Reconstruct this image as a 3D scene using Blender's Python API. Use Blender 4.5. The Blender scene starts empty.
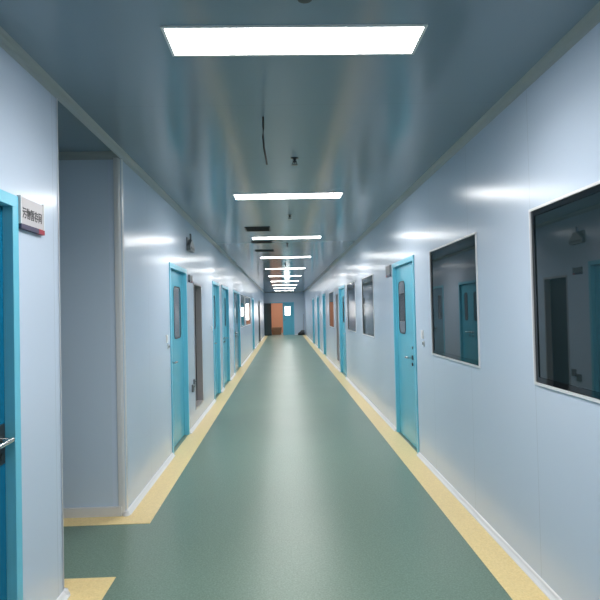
import bpy, bmesh, math, random
from mathutils import Matrix, Vector

S = bpy.context.scene
COL = S.collection
random.seed(4)

XL, XR, ZC = -1.25, 1.40, 2.82      # corridor walls and ceiling height
Y0, YE = -3.0, 35.4                 # corridor ends
PA, PB = 3.07, 4.25                 # the side passage on the left
PX = -7.0
CAMZ = 1.55

# ------------------------------------------------------------------ materials
def srgb(r, g, b):
    f = lambda c: (c / 255) / 12.92 if c / 255 <= .04045 else ((c / 255 + .055) / 1.055) ** 2.4
    return (f(r), f(g), f(b), 1)

def new_mat(name):
    m = bpy.data.materials.new(name); m.use_nodes = True
    nt = m.node_tree; b = nt.nodes['Principled BSDF']
    return m, nt, b

def simple(name, col, rough=.5, metal=0, ior=1.5, var=.06, scale=30, coat=0):
    """plain colour broken up by a little noise in colour and gloss"""
    m, nt, b = new_mat(name)
    tc = nt.nodes.new('ShaderNodeTexCoord')
    nz = nt.nodes.new('ShaderNodeTexNoise'); nz.inputs['Scale'].default_value = scale
    nt.links.new(tc.outputs['Object'], nz.inputs['Vector'])
    mx = nt.nodes.new('ShaderNodeMix'); mx.data_type = 'RGBA'
    mx.inputs[6].default_value = tuple(c * (1 - var) for c in col[:3]) + (1,)
    mx.inputs[7].default_value = tuple(min(1, c * (1 + var)) for c in col[:3]) + (1,)
    nt.links.new(nz.outputs['Fac'], mx.inputs[0])
    nt.links.new(mx.outputs[2], b.inputs['Base Color'])
    b.inputs['Roughness'].default_value = rough
    b.inputs['Metallic'].default_value = metal
    b.inputs['IOR'].default_value = ior
    b.inputs['Coat Weight'].default_value = coat
    return m

def panel_mat(name, col, rough, axis, pitch, off, ior=1.5, aniso=0.0, seam=.82, rib=.0):
    """painted sandwich-panel sheet with a joint every `pitch` metres along `axis`"""
    m, nt, b = new_mat(name)
    N, L = nt.nodes, nt.links
    tc = N.new('ShaderNodeTexCoord'); sp = N.new('ShaderNodeSeparateXYZ')
    L.new(tc.outputs['Object'], sp.inputs[0])
    def mth(op, a, v=None):
        n = N.new('ShaderNodeMath'); n.operation = op
        L.new(a, n.inputs[0])
        if v is not None: n.inputs[1].default_value = v
        return n.outputs[0]
    s = mth('SUBTRACT', sp.outputs[axis], off - 100 * pitch)
    s = mth('DIVIDE', s, pitch); s = mth('FRACT', s)
    s = mth('SUBTRACT', s, .5); s = mth('ABSOLUTE', s)
    line = mth('GREATER_THAN', s, .5 - .0022 / pitch)
    nz = N.new('ShaderNodeTexNoise'); nz.inputs['Scale'].default_value = 1.7
    L.new(tc.outputs['Object'], nz.inputs['Vector'])
    mx = N.new('ShaderNodeMix'); mx.data_type = 'RGBA'
    mx.inputs[6].default_value = tuple(c * .994 for c in col[:3]) + (1,)
    mx.inputs[7].default_value = tuple(min(1, c * 1.006) for c in col[:3]) + (1,)
    L.new(nz.outputs['Fac'], mx.inputs[0])
    m2 = N.new('ShaderNodeMix'); m2.data_type = 'RGBA'
    L.new(mx.outputs[2], m2.inputs[6]); m2.inputs[7].default_value = tuple(c * seam for c in col[:3]) + (1,)
    L.new(line, m2.inputs[0]); L.new(m2.outputs[2], b.inputs['Base Color'])
    mr = N.new('ShaderNodeMapRange'); mr.inputs[3].default_value = rough * .985; mr.inputs[4].default_value = rough * 1.015
    L.new(nz.outputs['Fac'], mr.inputs[0]); L.new(mr.outputs[0], b.inputs['Roughness'])
    b.inputs['IOR'].default_value = ior
    inv = mth('MULTIPLY', line, -1.0)
    h = inv
    if rib:
        wv = mth('MULTIPLY', sp.outputs[axis], 2 * math.pi / .05); wv = mth('SINE', wv)
        wv = mth('MULTIPLY', wv, rib)
        ad = N.new('ShaderNodeMath'); ad.operation = 'ADD'; L.new(inv, ad.inputs[0]); L.new(wv, ad.inputs[1]); h = ad.outputs[0]
    bp = N.new('ShaderNodeBump'); bp.inputs['Strength'].default_value = .35; bp.inputs['Distance'].default_value = .002
    L.new(h, bp.inputs['Height']); L.new(bp.outputs[0], b.inputs['Normal'])
    return m

def vinyl_mat(name, c0, c1, c2, rough):
    """flecked sheet vinyl"""
    m, nt, b = new_mat(name); N, L = nt.nodes, nt.links
    tc = N.new('ShaderNodeTexCoord')
    v = N.new('ShaderNodeTexVoronoi'); v.inputs['Scale'].default_value = 75
    nz = N.new('ShaderNodeTexNoise'); nz.inputs['Scale'].default_value = 95; nz.inputs['Detail'].default_value = 3
    nb = N.new('ShaderNodeTexNoise'); nb.inputs['Scale'].default_value = 1.1; nb.inputs['Detail'].default_value = 4
    for n in (v, nz, nb): L.new(tc.outputs['Object'], n.inputs['Vector'])
    r = N.new('ShaderNodeValToRGB')
    r.color_ramp.elements[0].position = .36; r.color_ramp.elements[0].color = c0
    r.color_ramp.elements[1].position = .66; r.color_ramp.elements[1].color = c2
    e = r.color_ramp.elements.new(.5); e.color = c1
    L.new(nz.outputs['Fac'], r.inputs[0])
    hsv = N.new('ShaderNodeHueSaturation')
    mr = N.new('ShaderNodeMapRange'); mr.inputs[3].default_value = .94; mr.inputs[4].default_value = 1.06
    L.new(v.outputs['Color'], mr.inputs[0]); L.new(mr.outputs[0], hsv.inputs['Value'])
    L.new(r.outputs[0], hsv.inputs['Color']); L.new(hsv.outputs[0], b.inputs['Base Color'])
    m2 = N.new('ShaderNodeMapRange'); m2.inputs[1].default_value = .3; m2.inputs[2].default_value = .7
    m2.inputs[3].default_value = rough * .97; m2.inputs[4].default_value = rough * 1.04
    L.new(nb.outputs['Fac'], m2.inputs[0]); L.new(m2.outputs[0], b.inputs['Roughness'])
    bp = N.new('ShaderNodeBump'); bp.inputs['Strength'].default_value = .03; bp.inputs['Distance'].default_value = .002
    L.new(nz.outputs['Fac'], bp.inputs['Height']); L.new(bp.outputs[0], b.inputs['Normal'])
    return m

def emit(name, col, strength):
    m, nt, b = new_mat(name)
    b.inputs['Base Color'].default_value = (.8, .8, .8, 1)
    b.inputs['Emission Color'].default_value = col
    b.inputs['Emission Strength'].default_value = strength
    return m

def clear_glass(name):
    m, nt, b = new_mat(name)
    b.inputs['Base Color'].default_value = (.9, .96, .97, 1)
    b.inputs['Transmission Weight'].default_value = 1
    b.inputs['Roughness'].default_value = 0
    b.inputs['IOR'].default_value = 1.15
    return m

LAMP = 8.0
SPREAD, WATTS = 150, 7.6
M = dict(
    wall=panel_mat('wall_panel', (.555, .645, .77, 1), .21, 1, 1.03, 2.99, 1.40),
    wallx=panel_mat('wall_panel_across', (.54, .64, .75, 1), .21, 0, 1.03, .3, 1.5),
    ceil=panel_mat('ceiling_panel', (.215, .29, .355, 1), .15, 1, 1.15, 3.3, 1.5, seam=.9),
    floor=vinyl_mat('green_vinyl', (.115, .185, .143, 1), (.140, .217, .167, 1), (.178, .26, .205, 1), .32),
    yellow=vinyl_mat('yellow_vinyl', (.79, .60, .27, 1), (.83, .635, .295, 1), (.85, .665, .32, 1), .32),
    alu=simple('brushed_aluminium', (.66, .67, .68, 1), .3, .1, var=.03),
    cove=simple('cove_aluminium', (.33, .365, .38, 1), .4, .2, var=.03),
    skirt=simple('white_skirting', (.66, .67, .69, 1), .3, 0, var=.02),
    frame_white=simple('window_frame_white', (.74, .75, .77, 1), .3, .1, var=.02),
    black_edge=simple('black_glass_border', (.006, .008, .010, 1), .03, var=.05),
    pane=simple('dark_tinted_glass', (.010, .020, .024, 1), .018, ior=1.75, var=.05, scale=2),
    door=simple('cyan_door_paint', (.11, .46, .61, 1), .26, var=.02, scale=4),
    door_frame=simple('cyan_frame_paint', (.15, .54, .70, 1), .28, var=.02, scale=4),
    deep_door=simple('deep_blue_paint', (.003, .13, .25, 1), .26, var=.02, scale=4),
    steel_door=simple('grey_blue_steel', (.20, .34, .44, 1), .2, .1, var=.03, scale=4),
    dark_door=simple('dark_steel_and_unlit_leaf', (.035, .062, .068, 1), .35, var=.05),  # dark side door; also the shade coloured into the open end leaf
    gasket=simple('black_rubber', (.008, .010, .012, 1), .5),
    vision=simple('smoky_glass', (.085, .095, .11, 1), .03, ior=1.6, var=.1, scale=3),
    chrome=simple('satin_chrome', (.62, .62, .60, 1), .22, 1, var=.03),
    dark_metal=simple('dark_metal', (.05, .055, .06, 1), .35, .6),
    black=simple('black_plastic', (.010, .011, .012, 1), .45),
    vent=simple('black_vent', (.006, .007, .008, 1), .6),
    grey_plastic=simple('grey_plastic', (.15, .17, .18, 1), .35),
    light_grey=simple('light_grey_plate', (.50, .48, .50, 1), .35, var=.03),
    white_plastic=simple('white_plastic', (.80, .80, .80, 1), .3, var=.02),
    ink=simple('grey_ink', (.05, .05, .055, 1), .5),
    purple=simple('purple_band', (.04, .034, .085, 1), .35),
    red=simple('red_band', (.33, .006, .03, 1), .35),
    reveal=simple('grey_brown_reveal', (.42, .40, .41, 1), .35, .2),
    orange=simple('peach_wall_paint', (.76, .40, .27, 1), .6, var=.04, scale=3),
    card=simple('brown_cardboard', (.34, .18, .10, 1), .8, var=.15, scale=12),
    bag=simple('black_bag_plastic', (.008, .009, .010, 1), .35, var=.2),
    bristle=simple('grey_bristles', (.10, .12, .12, 1), .9, var=.3, scale=90),
    lamp=emit('lamp_diffuser', (1, .985, .96, 1), LAMP),
    lampr=emit('room_lamp_diffuser', (1, .90, .80, 1), 7.0),
    day=emit('daylight_pane', (1, .98, .95, 1), 2.2),
    glass=clear_glass('clear_glass'),
)

# ------------------------------------------------------------------ mesh helpers
class MB:
    """collects shapes through a mapping (a, b, c) -> world, then links ONE mesh object"""
    def __init__(self, f=None):
        self.bm = bmesh.new(); self.f = f or (lambda a, b, c: (a, b, c))
    def box(self, a0, a1, b0, b1, c0, c1, bevel=0):
        t = bmesh.new()
        v = [t.verts.new(self.f(a, b, c)) for a in (a0, a1) for b in (b0, b1) for c in (c0, c1)]
        for q in ((0, 1, 3, 2), (4, 6, 7, 5), (0, 4, 5, 1), (2, 3, 7, 6), (0, 2, 6, 4), (1, 5, 7, 3)):
            t.faces.new([v[i] for i in q])
        bmesh.ops.recalc_face_normals(t, faces=t.faces)
        if bevel: bmesh.ops.bevel(t, geom=list(t.edges), offset=bevel, segments=2, profile=.7, affect='EDGES')
        self._add(t); return self
    def _add(self, t):
        me = bpy.data.meshes.new('tmp'); t.to_mesh(me); t.free()
        self.bm.from_mesh(me); bpy.data.meshes.remove(me)
    def prism(self, pts, a0, a1):
        """outline (b, c) extruded along a"""
        t = bmesh.new()
        lo = [t.verts.new(self.f(a0, b, c)) for b, c in pts]; hi = [t.verts.new(self.f(a1, b, c)) for b, c in pts]
        t.faces.new(lo); t.faces.new(hi[::-1]); n = len(pts)
        for i in range(n): t.faces.new((lo[i], hi[i], hi[(i + 1) % n], lo[(i + 1) % n]))
        bmesh.ops.recalc_face_normals(t, faces=t.faces); self._add(t); return self
    def ring(self, po, pi, a0, a1):
        t = bmesh.new(); n = len(po)
        V = [[t.verts.new(self.f(a, b, c)) for b, c in p] for a in (a0, a1) for p in (po, pi)]
        for i in range(n):
            j = (i + 1) % n
            for p, q in ((0, 1), (1, 3), (3, 2), (2, 0)):
                t.faces.new((V[p][i], V[p][j], V[q][j], V[q][i]))
        bmesh.ops.recalc_face_normals(t, faces=t.faces); self._add(t); return self
    def tube(self, pts, r, n=12, r2=None):
        """round rod through points given in the mapped frame"""
        P = [Vector(self.f(*p)) for p in pts]; t = bmesh.new(); rings = []
        for i, p in enumerate(P):
            d = (P[min(i + 1, len(P) - 1)] - P[max(i - 1, 0)]).normalized()
            q = d.to_track_quat('Z', 'Y'); rr = r if r2 is None else r + (r2 - r) * i / (len(P) - 1)
            rings.append([t.verts.new(p + q @ Vector((rr * math.cos(2 * math.pi * k / n), rr * math.sin(2 * math.pi * k / n), 0))) for k in range(n)])
        for A, B in zip(rings, rings[1:]):
            for k in range(n): t.faces.new((A[k], A[(k + 1) % n], B[(k + 1) % n], B[k]))
        t.faces.new(rings[0][::-1]); t.faces.new(rings[-1])
        bmesh.ops.recalc_face_normals(t, faces=t.faces); self._add(t); return self
    def lathe(self, prof, cx, cy, n=24):
        """profile (radius, z) about a vertical axis"""
        t = bmesh.new(); rings = []
        for r, z in prof:
            rings.append([t.verts.new((cx + max(r, 1e-4) * math.cos(2 * math.pi * k / n), cy + max(r, 1e-4) * math.sin(2 * math.pi * k / n), z)) for k in range(n)])
        for A, B in zip(rings, rings[1:]):
            for k in range(n): t.faces.new((A[k], A[(k + 1) % n], B[(k + 1) % n], B[k]))
        t.faces.new(rings[0][::-1]); t.faces.new(rings[-1])
        bmesh.ops.recalc_face_normals(t, faces=t.faces); self._add(t); return self
    def build(self, name, mat, parent=None, origin=None, smooth=False):
        o3 = wloc(parent) if parent else Vector(origin or (0, 0, 0))
        bmesh.ops.translate(self.bm, verts=self.bm.verts, vec=-o3)
        me = bpy.data.meshes.new(name); self.bm.to_mesh(me); self.bm.free()
        me.materials.append(M[mat])
        if smooth:
            for p in me.polygons: p.use_smooth = True
            me.set_sharp_from_angle(angle=math.radians(40))
        o = bpy.data.objects.new(name, me); COL.objects.link(o)
        if parent: o.parent = parent
        else: o.location = o3
        return o

def wloc(o):
    v = Vector(o.location)
    while o.parent: o = o.parent; v = v + Vector(o.location)
    return v

def tag(o, label, cat, group=None, kind=None):
    o['label'] = label; o['category'] = cat
    if group: o['group'] = group
    if kind: o['kind'] = kind
    return o

def empty(name, loc):
    o = bpy.data.objects.new(name, None); COL.objects.link(o); o.location = loc; o.empty_display_size = .1
    return o

def rrect(b0, b1, c0, c1, r, n=7):
    pts = []
    for cx, cy, a in ((b1 - r, c1 - r, 0), (b0 + r, c1 - r, 90), (b0 + r, c0 + r, 180), (b1 - r, c0 + r, 270)):
        for k in range(n + 1):
            t = math.radians(a + 90 * k / n); pts.append((cx + r * math.cos(t), cy + r * math.sin(t)))
    return pts

left = lambda d, y, z: (XL - d, y, z)       # d runs INTO the wall
right = lambda d, y, z: (XR + d, y, z)
endw = lambda d, x, z: (x, YE + d, z)

def copy_tree(o, parent=None):
    c = o.copy(); COL.objects.link(c); c.parent = parent
    for ch in list(o.children): copy_tree(ch, c)
    return c

# ------------------------------------------------------------------ the setting
DW = .055                                             # door frame width
# openings (a0, a1, z0, z1)
L_DOORS = [(1.46, 2.58), (5.98, 7.03), (9.60, 10.55), (11.05, 12.35), (13.55, 15.45), (21.6, 22.75), (26.8, 28.5)]
R_DOORS = [(5.69, 6.82), (12.27, 13.5), (18.0, 19.15), (21.2, 22.3), (24.7, 25.9)]
L_WINS = [(15.8, 17.35, 1.10, 2.09), (17.75, 20.4, 1.10, 2.09)]
R_WINS = [(1.75, 2.99, 1.11, 2.09), (3.83, 5.07, 1.11, 2.09), (8.31, 9.53, 1.11, 2.10), (10.42, 11.74, 1.11, 2.11), (15.0, 16.5, 1.06, 2.08)]
DT = 2.12
NICHE_L = (7.58, 8.27, .21, 1.98)
NICHE_R = (13.74, 14.30, .21, 1.98)

def wall(name, f, mat, a0, a1, ops, z1=ZC, label='', th=.1, skip=()):
    A = sorted({a0, a1, *[v for o in ops for v in o[:2]]}); Z = sorted({0, z1, *[v for o in ops for v in o[2:]]})
    m = MB(f)
    for p, q in zip(A, A[1:]):
        run = None
        for u, v in list(zip(Z, Z[1:])) + [(None, None)]:
            solid = u is not None and not any(o[0] <= p and q <= o[1] and o[2] <= u and v <= o[3] for o in ops)
            if solid: run = (run[0], v) if run else (u, v)
            elif run: m.box(0, th, p, q, run[0], run[1]); run = None
    return tag(m.build(name, mat), label, 'wall', kind='structure')

opL = [(a, b, 0, DT) for a, b in L_DOORS] + L_WINS + [NICHE_L, (PA, PB, 0, ZC)]
opR = [(a, b, 0, DT) for a, b in R_DOORS] + R_WINS + [NICHE_R]
wall('wall_left', left, 'wall', Y0, YE, opL, label='pale blue panel wall on the side with the open passage')
wall('wall_right', right, 'wall', Y0, YE, opR, label='pale blue panel wall with the large dark windows')
wall('wall_end', endw, 'wallx', XL - .1, XR + .1, [(-.88, .70, 0, 2.15)], label='pale blue wall closing the far end of the corridor')
wall('wall_back', lambda d, x, z: (x, Y0 - d, z), 'wallx', XL - .1, XR + .1, [], label='pale blue wall closing the corridor behind the viewer')
m = MB(); m.box(PX, XL - .1, PA - .1, PA, 0, ZC); tag(m.build('wall_passage_near', 'wallx'), 'panel wall on the near side of the side passage', 'wall', kind='structure')
m = MB(); m.box(PX, XL - .1, PB, PB + .1, 0, ZC);
tag(m.build('wall_passage', 'wallx'), 'shaded panel wall on the far side of the side passage', 'wall', kind='structure')
m = MB(); m.box(PX - .1, PX, PA - .1, PB + .1, 0, ZC); tag(m.build('wall_passage_end', 'wall'), 'panel wall at the inner end of the side passage', 'wall', kind='structure')

m = MB(); m.box(XL - .1, XR + .1, Y0 - .1, YE + .1, -.1, 0); m.box(PX - .1, XL - .1, PA - .1, PB + .1, -.1, 0); m.box(-2.6, 3.2, YE + .1, 40, -.1, 0)
tag(m.build('floor', 'floor'), 'flecked green vinyl corridor floor', 'floor', kind='structure')
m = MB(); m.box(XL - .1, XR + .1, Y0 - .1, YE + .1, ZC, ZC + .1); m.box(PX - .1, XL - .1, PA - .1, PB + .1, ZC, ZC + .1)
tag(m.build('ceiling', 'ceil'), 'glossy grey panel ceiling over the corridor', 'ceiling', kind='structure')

# yellow borders let into the floor
SW = .225
def strip(name, rects, label):
    m = MB()
    for r in rects: m.box(*r, 0, .0025)
    tag(m.build(name, 'yellow'), label, 'floor border', kind='structure')
strip('trim_1', [(XR - SW, XR, Y0, YE)], 'yellow floor border along the wall with the dark windows')
strip('trim_2', [(XL, XL + SW, PB - .18, YE), (PX, XL, PB - .18, PB)], 'yellow floor border turning the corner beyond the side passage')
strip('trim_3', [(XL, XL + SW, Y0, PA + .19), (PX, XL, PA, PA + .19)], 'yellow floor border on the near side of the side passage')

# concave coves at ceiling, rounded skirtings at floor
def cove_pts(d0, z0, a, sd, sz, n=5):
    """profile in (d, z): corner at (d0, z0), opening towards sd / sz"""
    pts = [(d0, z0), (d0 + sd * a, z0)]
    for k in range(1, n):
        t = math.pi / 2 * k / n
        pts.append((d0 + sd * a * (1 - math.sin(t)) * 1.0 + sd * .006, z0 + sz * a * (1 - math.cos(t)) + sz * .006))
    pts.append((d0, z0 + sz * a))
    return pts
def run_y(x0, sx, z0, sz, a, spans, name, mat, label, cat, mapper=None):
    m = MB(mapper or (lambda y, x, z: (x, y, z)))
    for p, q in spans: m.prism(cove_pts(x0, z0, a, sx, sz), p, q)
    return tag(m.build(name, mat, smooth=False), label, cat, kind='structure')
def gaps(a0, a1, holes):
    out = []; c = a0
    for p, q in sorted(holes):
        if p > c: out.append((c, p))
        c = max(c, q)
    if c < a1: out.append((c, a1))
    return out
acr = lambda x, y, z: (x, y, z)
run_y(XL, 1, ZC, -1, .046, [(Y0, YE)], 'trim_4', 'cove', 'grey metal cove between ceiling and the wall beside the passage', 'ceiling trim')
run_y(XR, -1, ZC, -1, .046, [(Y0, YE)], 'trim_5', 'cove', 'grey metal cove between ceiling and the wall of dark windows', 'ceiling trim')
run_y(PB, -1, ZC, -1, .05, [(PX, XL)], 'trim_6', 'cove', 'grey metal cove along the top of the passage wall', 'ceiling trim', acr)
run_y(YE, -1, ZC, -1, .05, [(XL, XR)], 'trim_7', 'cove', 'grey metal cove over the far end wall', 'ceiling trim', acr)
run_y(XL, 1, 0, 1, .036, gaps(Y0, YE, L_DOORS + [(PA, PB)]), 'baseboard_left', 'skirt', 'white cove skirting below the wall beside the passage', 'skirting')
run_y(XR, -1, 0, 1, .036, gaps(Y0, YE, R_DOORS), 'baseboard_right', 'skirt', 'white cove skirting below the wall of dark windows', 'skirting')
run_y(PA, 1, 0, 1, .05, [(PX, XL)], 'baseboard_passage_near', 'skirt', 'white cove skirting on the near side of the passage', 'skirting', acr)
run_y(YE, -1, 0, 1, .05, [(XL, -.88), (.70, XR)], 'baseboard_end', 'skirt', 'white cove skirting at the far end wall', 'skirting', acr)
m = MB(); m.box(PX, XL - .03, PB - .022, PB, 0, .075, .004)
m.build('baseboard_passage', 'alu'); tag(bpy.data.objects['baseboard_passage'], 'grey metal skirting below the shaded passage wall', 'skirting', kind='structure')

# rounded metal posts closing the wall ends at the passage
def corner_post(name, y0, y1, yc, label):
    m = MB(); r = .032
    sg = 1 if yc > (y0 + y1) / 2 else -1
    pts = []
    x1 = XL + .004
    a, b = (y0, y1)
    if sg > 0:   # exposed corner at the low-y side
        pts = [(XL - .055, y1), (XL - .055, y0)] + [(x1 - r + r * math.sin(t), y0 + r - r * math.cos(t)) for t in [math.pi / 2 * k / 6 for k in range(7)]] + [(x1, y1)]
    else:
        pts = [(XL - .105, y0), (x1, y0)] + [(x1 - r + r * math.cos(t), y1 - r + r * math.sin(t)) for t in [math.pi / 2 * k / 6 for k in range(7)]] + [(XL - .105, y1)]
    mm = MB(lambda z, x, y: (x, y, z)); mm.prism(pts, 0.0, ZC)
    return tag(mm.build(name, 'alu', smooth=True), label, 'corner trim', kind='structure')
corner_post('trim_8', PB - .010, PB + .045, PB + 1, 'rounded metal corner post at the far side of the passage mouth')
corner_post('trim_9', PA - .012, PA + .010, PA - 1, 'slim metal edge at the near side of the passage mouth')
# white moulded skirting corners
m = MB(); m.lathe([(.030, 0), (.029, .010), (.023, .02), (.018, .034), (.012, .037)], XL + .0, PB - .0)
tag(m.build('baseboard_corner', 'skirt', smooth=True), 'white moulded skirting corner below the metal post', 'skirting', kind='structure')
m = MB(); m.lathe([(.030, 0), (.029, .010), (.023, .02), (.018, .034), (.012, .037)], XL + .0, PA + .0)
tag(m.build('baseboard_corner.001', 'skirt', smooth=True), 'white moulded skirting corner at the near end of the wall', 'skirting', kind='structure')

# ------------------------------------------------------------------ doors
DN = [0]
def lever(f, parent, y, z, d0, sgn, plate='chrome'):
    """plate, neck and lever; d0 = face of the leaf"""
    if plate == 'chrome':
        MB(f).tube([(d0 - .009, y, z), (d0 + .001, y, z)], .026, 20).build('handle_plate', 'dark_metal', parent, smooth=True)
    else:
        MB(f).box(d0 - .008, d0, y - .024, y + .024, z - .11, z + .07, .003).build('handle_plate', plate, parent)
    m = MB(f)
    m.tube([(d0 - .006, y, z), (d0 - .05, y, z)], .011)
    pts = [(d0 - .048, y - sgn * .006, z), (d0 - .052, y + sgn * .03, z), (d0 - .052, y + sgn * .13, z - .004)]
    m.tube(pts, .0115)
    h = m.build('door_handle', 'chrome', parent, smooth=True)
    k = MB(f); k.tube([(d0 - .011, y, z - .075), (d0 + .001, y, z - .075)], .018)
    k.build('keyhole', 'dark_metal', h, smooth=True)
    return h

def vision(f, parent, y0, y1, z0, z1, d0, r=.09, mat='vision'):
    g = MB(f).ring(rrect(y0, y1, z0, z1, r), rrect(y0 + .012, y1 - .012, z0 + .012, z1 - .012, max(.01, r - .012)), d0 - .006, d0 + .004)
    g = g.build('vision_frame', 'gasket', parent, smooth=True)
    p = MB(f).prism(rrect(y0 + .01, y1 - .01, z0 + .01, z1 - .01, max(.01, r - .01)), d0 - .0025, d0 + .002)
    p.build('vision_pane', mat, g)
    return g

def wall_door(f, y0, y1, label, leafmat='door', framemat='door_frame', latch_near=True, vis=(1.25, 1.88), vw=.33, vs=0, leaves=1, recess=.042, vr=.07, plate='chrome', hoff=.10):
    DN[0] += 1
    o = f(0, (y0 + y1) / 2, 0)
    d = empty('door_%d' % DN[0], o); tag(d, label, 'door', kind='structure')
    m = MB(f)
    m.box(-.010, .1, y0, y0 + DW, 0, DT - DW, .002); m.box(-.010, .1, y1 - DW, y1, 0, DT - DW, .002)
    m.box(-.010, .1, y0, y1, DT - DW, DT, .002)
    m.build('door_frame', framemat, d)
    a, b = y0 + DW + .003, y1 - DW - .003
    w = (b - a) / leaves
    for k in range(leaves):
        p, q = a + k * w + (.0015 if k else 0), a + (k + 1) * w - (.0015 if k < leaves - 1 else 0)
        lf = MB(f).box(recess, recess + .045, p, q, .008, DT - DW - .003, .002).build('door_leaf', leafmat, d)
        near = latch_near if leaves == 1 else (k == 1)
        hy = p + hoff if near else q - hoff
        lever(f, lf, hy, 1.0, recess, 1 if near else -1, plate)
        if vis:
            c = (p + q) / 2 + vs
            vision(f, lf, c - vw / 2, c + vw / 2, vis[0], vis[1], recess, vr)
        if leaves == 1 and plate == 'chrome':
            c2 = MB(f); c2.tube([(recess - .006, hy, 1.11), (recess + .001, hy, 1.11)], .016)
            c2.build('lock_cylinder', 'dark_metal', lf, smooth=True)
    return d

lab_l = ['deep blue door at the near edge, beside the room sign with characters',
         'bright blue door with tall vision pane just beyond the side passage',
         'narrow blue door beyond the recessed wall cabinet by the power sockets',
         'blue double door, next beyond the narrow blue door',
         'grey-blue steel double door before the far dark windows',
         'blue door beyond the far dark windows on the passage side',
         'dark grey door nearest the far end on the passage side']
for i, (a, b) in enumerate(L_DOORS):
    kw = {}
    if i == 0: kw = dict(latch_near=False, vis=None, recess=.034, plate='dark_metal', hoff=.042, leafmat='deep_door')
    if i == 1: kw = dict(vs=.10, vw=.40)
    if i == 3: kw = dict(leaves=2, vw=.2)
    if i == 4: kw = dict(leaves=2, vw=.3, leafmat='steel_door')
    if i == 6: kw = dict(leaves=2, vw=.2, leafmat='dark_door', framemat='dark_door')
    wall_door(left, a, b, lab_l[i], **kw)
lab_r = ['bright blue door with chrome lever between the large dark windows',
         'blue door beyond the two smaller dark windows',
         'blue door just beyond the farthest dark window opposite',
         'blue door, second beyond the farthest dark window on its wall',
         'blue door nearest the far end on the window side']
for i, (a, b) in enumerate(R_DOORS):
    wall_door(right, a, b, lab_r[i], **(dict(vs=.20, hoff=.24, recess=.028) if i == 0 else {}))

# ------------------------------------------------------------------ windows
WN = [0]
def wall_window(f, y0, y1, z0, z1, label):
    WN[0] += 1
    w = empty('window_%d' % WN[0], f(0, (y0 + y1) / 2, (z0 + z1) / 2)); tag(w, label, 'window', kind='structure')
    fr = .014
    R = lambda e, r=.004: rrect(y0 + e, y1 - e, z0 + e, z1 - e, r, 2)
    MB(f).ring(R(0), R(fr), -.009, .1).build('window_frame', 'frame_white', w)
    MB(f).ring(R(fr), R(fr + .03), -.001, .03).build('black_border', 'black_edge', w)
    MB(f).box(.004, .012, y0 + fr + .028, y1 - fr - .028, z0 + fr + .028, z1 - fr - .028).build('glass_pane', 'pane', w)
lw = ['large dark window closest to the viewer, cut off by the photo edge', 'large dark window beside the bright blue door with chrome lever',
      'dark window just beyond the blue door, nearer of the smaller pair', 'dark window just beyond the blue door, farther of the smaller pair',
      'wide window near the far end reflecting the peach doorway']
for r, t in zip(R_WINS, lw): wall_window(right, *r, t)
for r, t in zip(L_WINS, ['shorter dark window beyond the grey-blue steel doors', 'wider dark window, second beyond the grey-blue steel doors']): wall_window(left, *r, t)

# ------------------------------------------------------------------ recessed wall cabinets
def niche(f, n, label):
    y0, y1, z0, z1 = n
    r = empty('wall_cabinet', f(0, (y0 + y1) / 2, z0)); tag(r, label, 'cabinet', 'recessed wall cabinets')
    MB(f).ring([(y0, z0), (y1, z0), (y1, z1), (y0, z1)], [(y0 + .03, z0 + .03), (y1 - .03, z0 + .03), (y1 - .03, z1 - .03), (y0 + .03, z1 - .03)], -.006, .09).build('cabinet_frame', 'reveal', r)
    MB(f).box(.082, .095, y0 + .03, y1 - .03, z0 + .03, z1 - .03).build('back_panel', 'vent', r)
niche(left, NICHE_L, 'tall recessed dark cabinet beside the pair of grey sockets')
niche(right, NICHE_R, 'tall recessed dark cabinet beyond the second blue door, window side')

# ------------------------------------------------------------------ the far end doorway and the room behind
DN[0] += 1
d = empty('door_%d' % DN[0], (-.09, YE, 0)); tag(d, 'double doorway in the far end wall, blue leaf shut, dark leaf open', 'door', kind='structure')
m = MB(endw); m.box(-.012, .1, -.88, -.83, 0, 2.10); m.box(-.012, .1, .65, .70, 0, 2.10); m.box(-.012, .1, -.88, .70, 2.10, 2.15)
m.build('door_frame', 'door_frame', d)
# shut leaf, with an opening for its two-light window
lf = MB(endw)
v0, v1, w0, w1 = .08, .47, 1.27, 1.88
for r in ((-.05, v0, .01, 2.095), (v1, .645, .01, 2.095), (v0, v1, .01, w0), (v0, v1, w1, 2.095)): lf.box(.03, .075, r[0], r[1], r[2], r[3])
lf.box(.036, .07, -.052, .6495, .004, .012); lf.box(.036, .07, -.052, .6495, 2.09, 2.0995); lf.box(.036, .07, .64, .6499, .004, 2.0995)
lf = lf.build('door_leaf', 'door', d)
g = MB(endw); g.ring(rrect(v0, v1, w0, w1, .02, 2), rrect(v0 + .02, v1 - .02, w0 + .02, w1 - .02, .01, 2), .022, .08); g.box(.024, .078, .265, .285, w0 + .02, w1 - .02)
g = g.build('vision_frame', 'gasket', lf)
MB(endw).box(.05, .054, v0 + .02, v1 - .02, w0 + .02, w1 - .02).build('vision_pane', 'glass', g)
lever(endw, lf, .02, 1.0, .03, 1)
# open leaf, swung towards the corridor; its unlit face is put into the colour
hx, hy, ang = -.835, YE - .015, math.radians(238)
cs, sn = math.cos(ang), math.sin(ang)
of = lambda t, a, z: (hx + cs * a - sn * t, hy + sn * a + cs * t, z)
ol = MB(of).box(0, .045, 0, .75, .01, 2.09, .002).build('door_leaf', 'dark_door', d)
ol['label'] = 'leaf standing open, its unlit face coloured dark grey'
vision(of, ol, .28, .48, 1.27, 1.88, .0, .02, mat='pane')
lever(of, ol, .68, 1.0, 0, -1)

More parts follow.
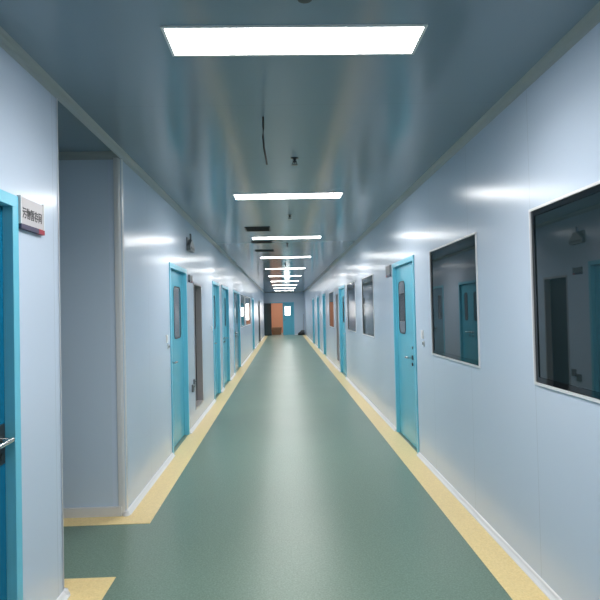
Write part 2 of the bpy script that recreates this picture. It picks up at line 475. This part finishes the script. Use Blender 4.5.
def far_room():
    b = MB(); W0, W1, YB = -2.5, 3.1, 39.4
    # back wall with a window hole
    b.box(W0, -.02, YB, YB + .1, 0, ZC); b.box(1.4, W1, YB, YB + .1, 0, ZC); b.box(-.02, 1.4, YB, YB + .1, 0, .95); b.box(-.02, 1.4, YB, YB + .1, 2.25, ZC)
    b.box(W0 - .1, W0, YE + .1, YB + .1, 0, ZC); b.box(W1, W1 + .1, YE + .1, YB + .1, 0, ZC)
    b.box(W0, XL - .1, YE, YE + .1, 0, ZC); b.box(XR + .1, W1, YE, YE + .1, 0, ZC)
    tag(b.build('wall_far_room', 'orange'), 'peach wall of the room seen through the far doorway', 'wall', kind='structure')
    c = MB(); c.box(W0 - .1, W1 + .1, YE + .1, YB + .1, ZC, ZC + .1)
    tag(c.build('ceiling_far_room', 'white_plastic'), 'white ceiling of the room beyond the far doorway', 'ceiling', kind='structure')
    w = empty('window_%d' % (WN[0] + 1), (.69, YB, 1.6)); tag(w, 'bright daylit window seen through the panes of the far blue door', 'window', kind='structure')
    q = MB(lambda d_, x, z: (x, YB + d_, z)); R = lambda e: [(-.02 + e, .95 + e), (1.4 - e, .95 + e), (1.4 - e, 2.25 - e), (-.02 + e, 2.25 - e)]
    q.ring(R(0), R(.04), -.01, .1); q.box(.0, .08, .67, .71, .99, 2.21)
    q.build('window_frame', 'frame_white', w)
    q = MB(lambda d_, x, z: (x, YB + d_, z)); q.box(.05, .06, .02, 1.36, .99, 2.21); q.build('window_pane', 'day', w)
far_room()

# ------------------------------------------------------------------ ceiling lights
def ceiling_light(y0, y1, x0=-.505, x1=.665):
    r = empty('ceiling_light', ((x0 + x1) / 2, (y0 + y1) / 2, ZC))
    f = lambda z, x, y: (x, y, z)
    R = lambda e: [(x0 + e, y0 + e), (x1 - e, y0 + e), (x1 - e, y1 - e), (x0 + e, y1 - e)]
    MB(f).ring(R(-.010), R(.004), ZC - .007, ZC - .0002).build('light_frame', 'white_plastic', r)
    MB(f).box(ZC - .005, ZC - .001, x0 + .004, x1 - .004, y0 + .004, y1 - .004).build('light_diffuser', 'lamp', r)
    ld = bpy.data.lights.new('panel_lamp', 'AREA'); ld.shape = 'RECTANGLE'; ld.size = x1 - x0 - .02; ld.size_y = y1 - y0 - .02
    ld.energy = WATTS; ld.spread = math.radians(SPREAD); ld.color = (1, .985, .96)
    lo = bpy.data.objects.new('panel_lamp', ld); COL.objects.link(lo); lo.parent = r; lo.location = (0, 0, -.009)   # an area lamp shines along its own -Z
    return r
NTH = ['first', 'second', 'third', 'fourth', 'fifth', 'sixth', 'seventh', 'eighth', 'ninth', 'tenth']
proto = ceiling_light(2.380, 2.635)
for k in range(-1, 10):
    o = proto if k == -1 else copy_tree(proto)
    kk = 0 if k == -1 else (k if k > 0 else -1)
    o.location.y = 2.5075 + 3.36 * kk + (.05 if kk > 0 else 0)
    if kk == 0: t = 'nearest and largest glowing rectangular ceiling light in view'
    elif kk == -1: t = 'glowing rectangular ceiling light behind the viewer'
    elif kk == 9: t = 'glowing ceiling light closest to the far end wall'
    else: t = 'thin glowing ceiling light bar, %s along the corridor counting from the nearest' % NTH[kk]
    tag(o, t, 'ceiling light', 'rectangular ceiling lights')
r = empty('ceiling_light', (-.4, 37.4, ZC)); tag(r, 'ceiling light inside the peach room beyond the far doorway', 'ceiling light')
MB().box(-1.0, .2, 37.2, 37.6, ZC - .006, ZC - .001).build('light_diffuser', 'lampr', r)

# ------------------------------------------------------------------ sprinklers, vents, cable
def sprinkler(x, y):
    r = empty('sprinkler', (x, y, ZC))
    MB().lathe([(.034, ZC), (.032, ZC - .006), (.016, ZC - .012), (.015, ZC - .014)], x, y).build('ceiling_plate', 'dark_metal', r, smooth=True)
    MB().lathe([(.011, ZC - .012), (.011, ZC - .045), (.017, ZC - .047), (.017, ZC - .058), (.008, ZC - .06)], x, y).build('pipe', 'dark_metal', r, smooth=True)
    m = MB()
    for s in (-1, 1): m.tube([(x + s * .013, y, ZC - .056), (x + s * .020, y, ZC - .072), (x + s * .004, y, ZC - .094)], .003, 8)
    m.lathe([(.003, ZC - .058), (.003, ZC - .092)], x, y, 8)
    m.build('yoke', 'dark_metal', r, smooth=True)
    MB().lathe([(.006, ZC - .089), (.029, ZC - .094), (.029, ZC - .097), (.006, ZC - .099)], x, y).build('deflector', 'dark_metal', r, smooth=True)
    return r
sp = sprinkler(.12, 4.46)
for i, (x, y, t) in enumerate([(.12, 4.46, 'black ceiling sprinkler beside the hanging wire, before the second light'),
                               (.11, 2.075, 'black ceiling sprinkler at the top photo edge above the nearest light'),
                               (.11, 7.11, 'black ceiling sprinkler between the second light and the first black vent'),
                               (.10, 10.15, 'black ceiling sprinkler between the second and third black vents'),
                               (.08, 14.6, 'black ceiling sprinkler between the fourth and fifth lights')]):
    o = sp if i == 0 else copy_tree(sp)
    o.location = (x, y, ZC); o.scale.z = .6; tag(o, t, 'sprinkler', 'ceiling sprinklers')

def vent(y0, y1):
    r = empty('ceiling_vent', (-.36, (y0 + y1) / 2, ZC)); f = lambda z, x, y: (x, y, z)
    x0, x1 = -.555, -.175
    R = lambda e: [(x0 + e, y0 + e), (x1 - e, y0 + e), (x1 - e, y1 - e), (x0 + e, y1 - e)]
    MB(f).ring(R(0), R(.02), ZC - .010, ZC).build('vent_frame', 'vent', r)
    MB(f).box(ZC - .0025, ZC - .0005, x0 + .02, x1 - .02, y0 + .02, y1 - .02).build('vent_back', 'vent', r)
    m = MB(f)
    n = 9
    for k in range(n):
        c = y0 + .02 + (y1 - y0 - .04) * (k + .5) / n
        m.box(ZC - .009, ZC - .003, x0 + .02, x1 - .02, c - .006, c + .006)
    m.build('vent_grille', 'vent', r)
    return r
vp = vent(8.05, 8.45)
for i, (y, t) in enumerate([(8.25, 'black square ceiling vent, nearest of the three, before the third light'), (9.80, 'black ceiling vent just beyond the third light'), (11.2, 'black ceiling vent, farthest of the three')]):
    o = vp if i == 0 else copy_tree(vp)
    o.location.y = y; o.scale.y = 1 if i == 0 else .65; tag(o, t, 'vent', 'black ceiling vents')

m = MB(); m.tube([(-.105, 3.50, ZC), (-.106, 3.50, ZC - .07), (-.108, 3.50, ZC - .13), (-.104, 3.50, ZC - .20), (-.094, 3.50, ZC - .26), (-.086, 3.495, ZC - .315)], .006, 8)
tag(m.build('hanging_cable', 'black', origin=(-.105, 3.5, ZC), smooth=True), 'thin black wire hanging loose from the ceiling', 'wire')

# ------------------------------------------------------------------ small wall fittings
# flat grey fitting, wider below, with a short stem above
y, z = 7.24, 2.38
r = empty('wall_fitting', (XL, y, z)); tag(r, 'grey hat-shaped fitting high on the wall above the blue door beyond the passage', 'wall fitting')
MB(left).box(-.012, 0, y - .15, y + .15, z, z + .17, .003).build('back_plate', 'grey_plastic', r)
hp = [(y - .17, z + .02), (y - .155, z), (y + .155, z), (y + .17, z + .02), (y + .17, z + .06), (y + .06, z + .135), (y + .03, z + .15), (y - .03, z + .15), (y - .06, z + .135), (y - .17, z + .06)]
MB(left).prism(hp, -.055, -.010).build('housing', 'grey_plastic', r)
MB(left).box(-.060, -.054, y - .13, y + .13, z + .02, z + .05, .002).build('grille', 'dark_metal', r)
MB(left).tube([(-.03, y, z + .145), (-.03, y, z + .235)], .013).build('stem', 'grey_plastic', r, smooth=True)

# room signs: frame with end caps, pale plate with characters, purple-red lower band
def text_mesh(s, size, f, name, mat, parent, y, z, d, sx=1):
    c = bpy.data.curves.new('t', 'FONT'); c.body = s; c.size = size; c.offset = .0009; c.align_x = 'CENTER'; c.align_y = 'CENTER'; c.extrude = .0006
    t = bpy.data.objects.new('t', c); COL.objects.link(t)
    me = bpy.data.meshes.new_from_object(t.evaluated_get(bpy.context.evaluated_depsgraph_get())); bpy.data.objects.remove(t); bpy.data.curves.remove(c)
    o3 = wloc(parent)
    for v in me.vertices: v.co = Vector(f(d - v.co.z, y + sx * .74 * v.co.x, z + v.co.y)) - o3
    me.name = name; me.materials.clear(); me.materials.append(M[mat])
    o = bpy.data.objects.new(name, me); COL.objects.link(o); o.parent = parent
    return o
def sign(f, y0, y1, z0, z1, label, chars=None, sx=1, plate='light_grey'):
    r = empty('room_sign', f(0, (y0 + y1) / 2, z0)); tag(r, label, 'sign')
    b = .024
    MB(f).box(-.016, 0, y0 + .008, y1 - .008, z0 + b, z1 - .004, .001).build('sign_plate', plate, r)
    for e in (y0, y1 - .009): MB(f).box(-.019, 0, e, e + .009, z0 + b - .004, z1, .001).build('end_cap', 'alu' if plate == 'light_grey' else plate, r)
    MB(f).box(-.021, 0, y0, y1 - (y1 - y0) * .26, z0, z0 + b, .001).build('purple_band', 'purple', r)
    MB(f).box(-.021, 0, y1 - (y1 - y0) * .26, y1, z0, z0 + b, .001).build('red_band', 'red', r)
    if chars: text_mesh(chars, .056, f, 'lettering', 'ink', r, (y0 + y1) / 2, z0 + b + .052, -.0165, sx)
    return r
sign(left, 2.585, 2.835, 1.972, 2.13, 'pale room sign with five characters beside the deep blue door', '污物暂存间', 1)
sign(right, 6.93, 7.19, 1.972, 2.12, 'small grey room sign beside the bright blue door with chrome lever', plate='grey_plastic')
sign(left, 7.18, 7.40, 1.965, 2.065, 'small grey room sign beyond the blue door by the passage', plate='grey_plastic')

def switch(f, y, z, label):
    r = empty('light_switch', f(0, y, z)); tag(r, label, 'switch')
    MB(f).box(-.009, 0, y - .043, y + .043, z - .043, z + .043, .003).build('switch_plate', 'white_plastic', r)
    MB(f).box(-.013, -.008, y - .028, y + .028, z - .030, z + .030, .002).build('rocker', 'white_plastic', r)
def button(f, y, z, label):
    r = empty('wall_switch', f(0, y, z)); tag(r, label, 'button')
    MB(f).box(-.010, 0, y - .026, y + .026, z - .026, z + .026, .003).build('button_plate', 'alu', r)
    MB(f).tube([(-.017, y, z), (-.009, y, z)], .013).build('push_button', 'grey_plastic', r, smooth=True)
switch(right, 5.42, 1.285, 'white light switch between the chrome-lever door and large window')
button(right, 5.38, 1.195, 'small grey button below the white switch by the large window')
switch(left, 5.80, 1.285, 'white light switch before the blue door beyond the passage')
button(left, 5.86, 1.20, 'small grey button below the white switch near the passage')
switch(left, 9.38, 1.285, 'white light switch just before the narrow blue door')

def socket(y, z, label):
    r = empty('power_socket', left(0, y, z)); tag(r, label, 'socket', 'grey power sockets')
    MB(left).box(-.026, 0, y - .045, y + .045, z - .05, z + .05, .004).build('socket_box', 'grey_plastic', r)
    m = MB(left)
    for dy, dz in ((-.014, .018), (.014, .018), (0, -.016)): m.box(-.0275, -.024, y + dy - .004, y + dy + .004, z + dz - .009, z + dz + .009)
    m.build('socket_slot', 'black', r)
socket(7.33, .545, 'grey power socket below the sign, lower and nearer of two')
socket(7.46, .60, 'grey power socket beside the recessed cabinet, higher and farther of two')

# ------------------------------------------------------------------ things at the far end
def lump(name, mat, loc, rx, ry, h, seed, label, cat):
    b = bmesh.new(); bmesh.ops.create_icosphere(b, subdivisions=4, radius=1)
    rnd = random.Random(seed); ph = [rnd.uniform(0, 6) for _ in range(6)]
    for v in b.verts:
        c = v.co.copy(); t = max(0, c.z)
        k = 1 + .10 * math.sin(4 * c.x + ph[0]) * math.cos(5 * c.y + ph[1]) + .06 * math.sin(9 * c.z + 5 * c.x + ph[2])
        k *= 1 - .55 * t ** 2
        v.co = Vector((c.x * rx * k, c.y * ry * k, max(0, .32 + (c.z * .72 if c.z < .6 else .432 + (c.z - .6) * .9)) * h))
    me = bpy.data.meshes.new(name); b.to_mesh(me); b.free(); me.materials.append(M[mat])
    for p in me.polygons: p.use_smooth = True
    o = bpy.data.objects.new(name, me); COL.objects.link(o); o.location = loc
    return o
bg = empty('rubbish_bag', (1.10, 34.75, .003)); tag(bg, 'black rubbish bag on the floor in the far corner', 'bag')
b = lump('bag_body', 'bag', (0, 0, 0), .20, .18, .22, 3, '', ''); b.parent = bg
m = MB(); m.lathe([(.02, .20), (.03, .215), (.018, .23), (.045, .26), (.03, .272)], 1.10, 34.75, 12); m.build('bag_knot', 'bag', bg, smooth=True)
r = empty('broom', (1.26, 35.2, .003)); tag(r, 'grey long-handled broom standing in the far corner behind the black bag', 'broom')
m = MB(); m.tube([(1.26, 35.2, .30), (1.30, 35.32, 1.35)], .012); m.build('broom_handle', 'grey_plastic', r, smooth=True)
m = MB(); m.box(1.12, 1.35, 35.16, 35.24, .22, .31, .01); m.build('broom_head', 'grey_plastic', r)
m = MB(lambda y_, x_, z_: (x_, y_, z_)); m.prism([(1.13, .22), (1.34, .22), (1.365, .003), (1.10, .003)], 35.165, 35.235); m.build('bristles', 'bristle', r)

def cardboard_box(x, y, w, dp, h, rot, z, label):
    r = empty('cardboard_box', (x, y, z)); r.rotation_euler.z = rot; tag(r, label, 'box', 'cardboard boxes beyond the far doorway')
    def part(name, fn):
        m = MB(); fn(m); me_o = m.build(name, 'card'); me_o.parent = r; return me_o
    t = .006
    def body(m):
        m.box(-w / 2, w / 2, -dp / 2, dp / 2, 0, t); m.box(-w / 2, -w / 2 + t, -dp / 2, dp / 2, 0, h); m.box(w / 2 - t, w / 2, -dp / 2, dp / 2, 0, h)
        m.box(-w / 2, w / 2, -dp / 2, -dp / 2 + t, 0, h); m.box(-w / 2, w / 2, dp / 2 - t, dp / 2, 0, h)
    part('box_body', body)
    for s in (-1, 1): part('flap', lambda m: m.box(-w / 2, w / 2, min(0, s * dp / 2), max(0, s * dp / 2), h, h + t))
cardboard_box(-.50, 36.4, .55, .4, .30, .2, 0, 'brown cardboard box on the floor beyond the far doorway, lower one')
cardboard_box(-.47, 36.4, .62, .42, .17, -.1, .306, 'brown cardboard box stacked on another beyond the far doorway')

# ------------------------------------------------------------------ world, camera, view
w = bpy.data.worlds.new('world'); S.world = w; w.use_nodes = True
w.node_tree.nodes['Background'].inputs[0].default_value = (.5, .6, .7, 1); w.node_tree.nodes['Background'].inputs[1].default_value = .05

yaw, pitch, roll = .031, .0203, -.0229
cy, sy, cp, sn_, cr, sr = math.cos(yaw), math.sin(yaw), math.cos(pitch), math.sin(pitch), math.cos(roll), math.sin(roll)
fw = Vector((sy * cp, cy * cp, sn_)); r0 = Vector((cy, -sy, 0)); u0 = r0.cross(fw)
rt = r0 * cr + u0 * sr; up = -r0 * sr + u0 * cr
cam = bpy.data.cameras.new('camera'); co = bpy.data.objects.new('camera', cam); COL.objects.link(co)
mt = Matrix((rt, up, -fw)).transposed().to_4x4(); mt.translation = (0, 0, CAMZ); co.matrix_world = mt
cam.sensor_width = 36; cam.sensor_fit = 'HORIZONTAL'; cam.lens = 36 * 540 / 600; cam.clip_start = .05; cam.clip_end = 200
S.camera = co
S.view_settings.view_transform = 'Standard'; S.view_settings.look = 'None'; S.view_settings.gamma = 1; S.view_settings.use_curve_mapping = False
S.view_settings.exposure = 1.72
S.cycles.max_bounces = 12; S.cycles.diffuse_bounces = 6; S.cycles.glossy_bounces = 6; S.cycles.sample_clamp_indirect = 8
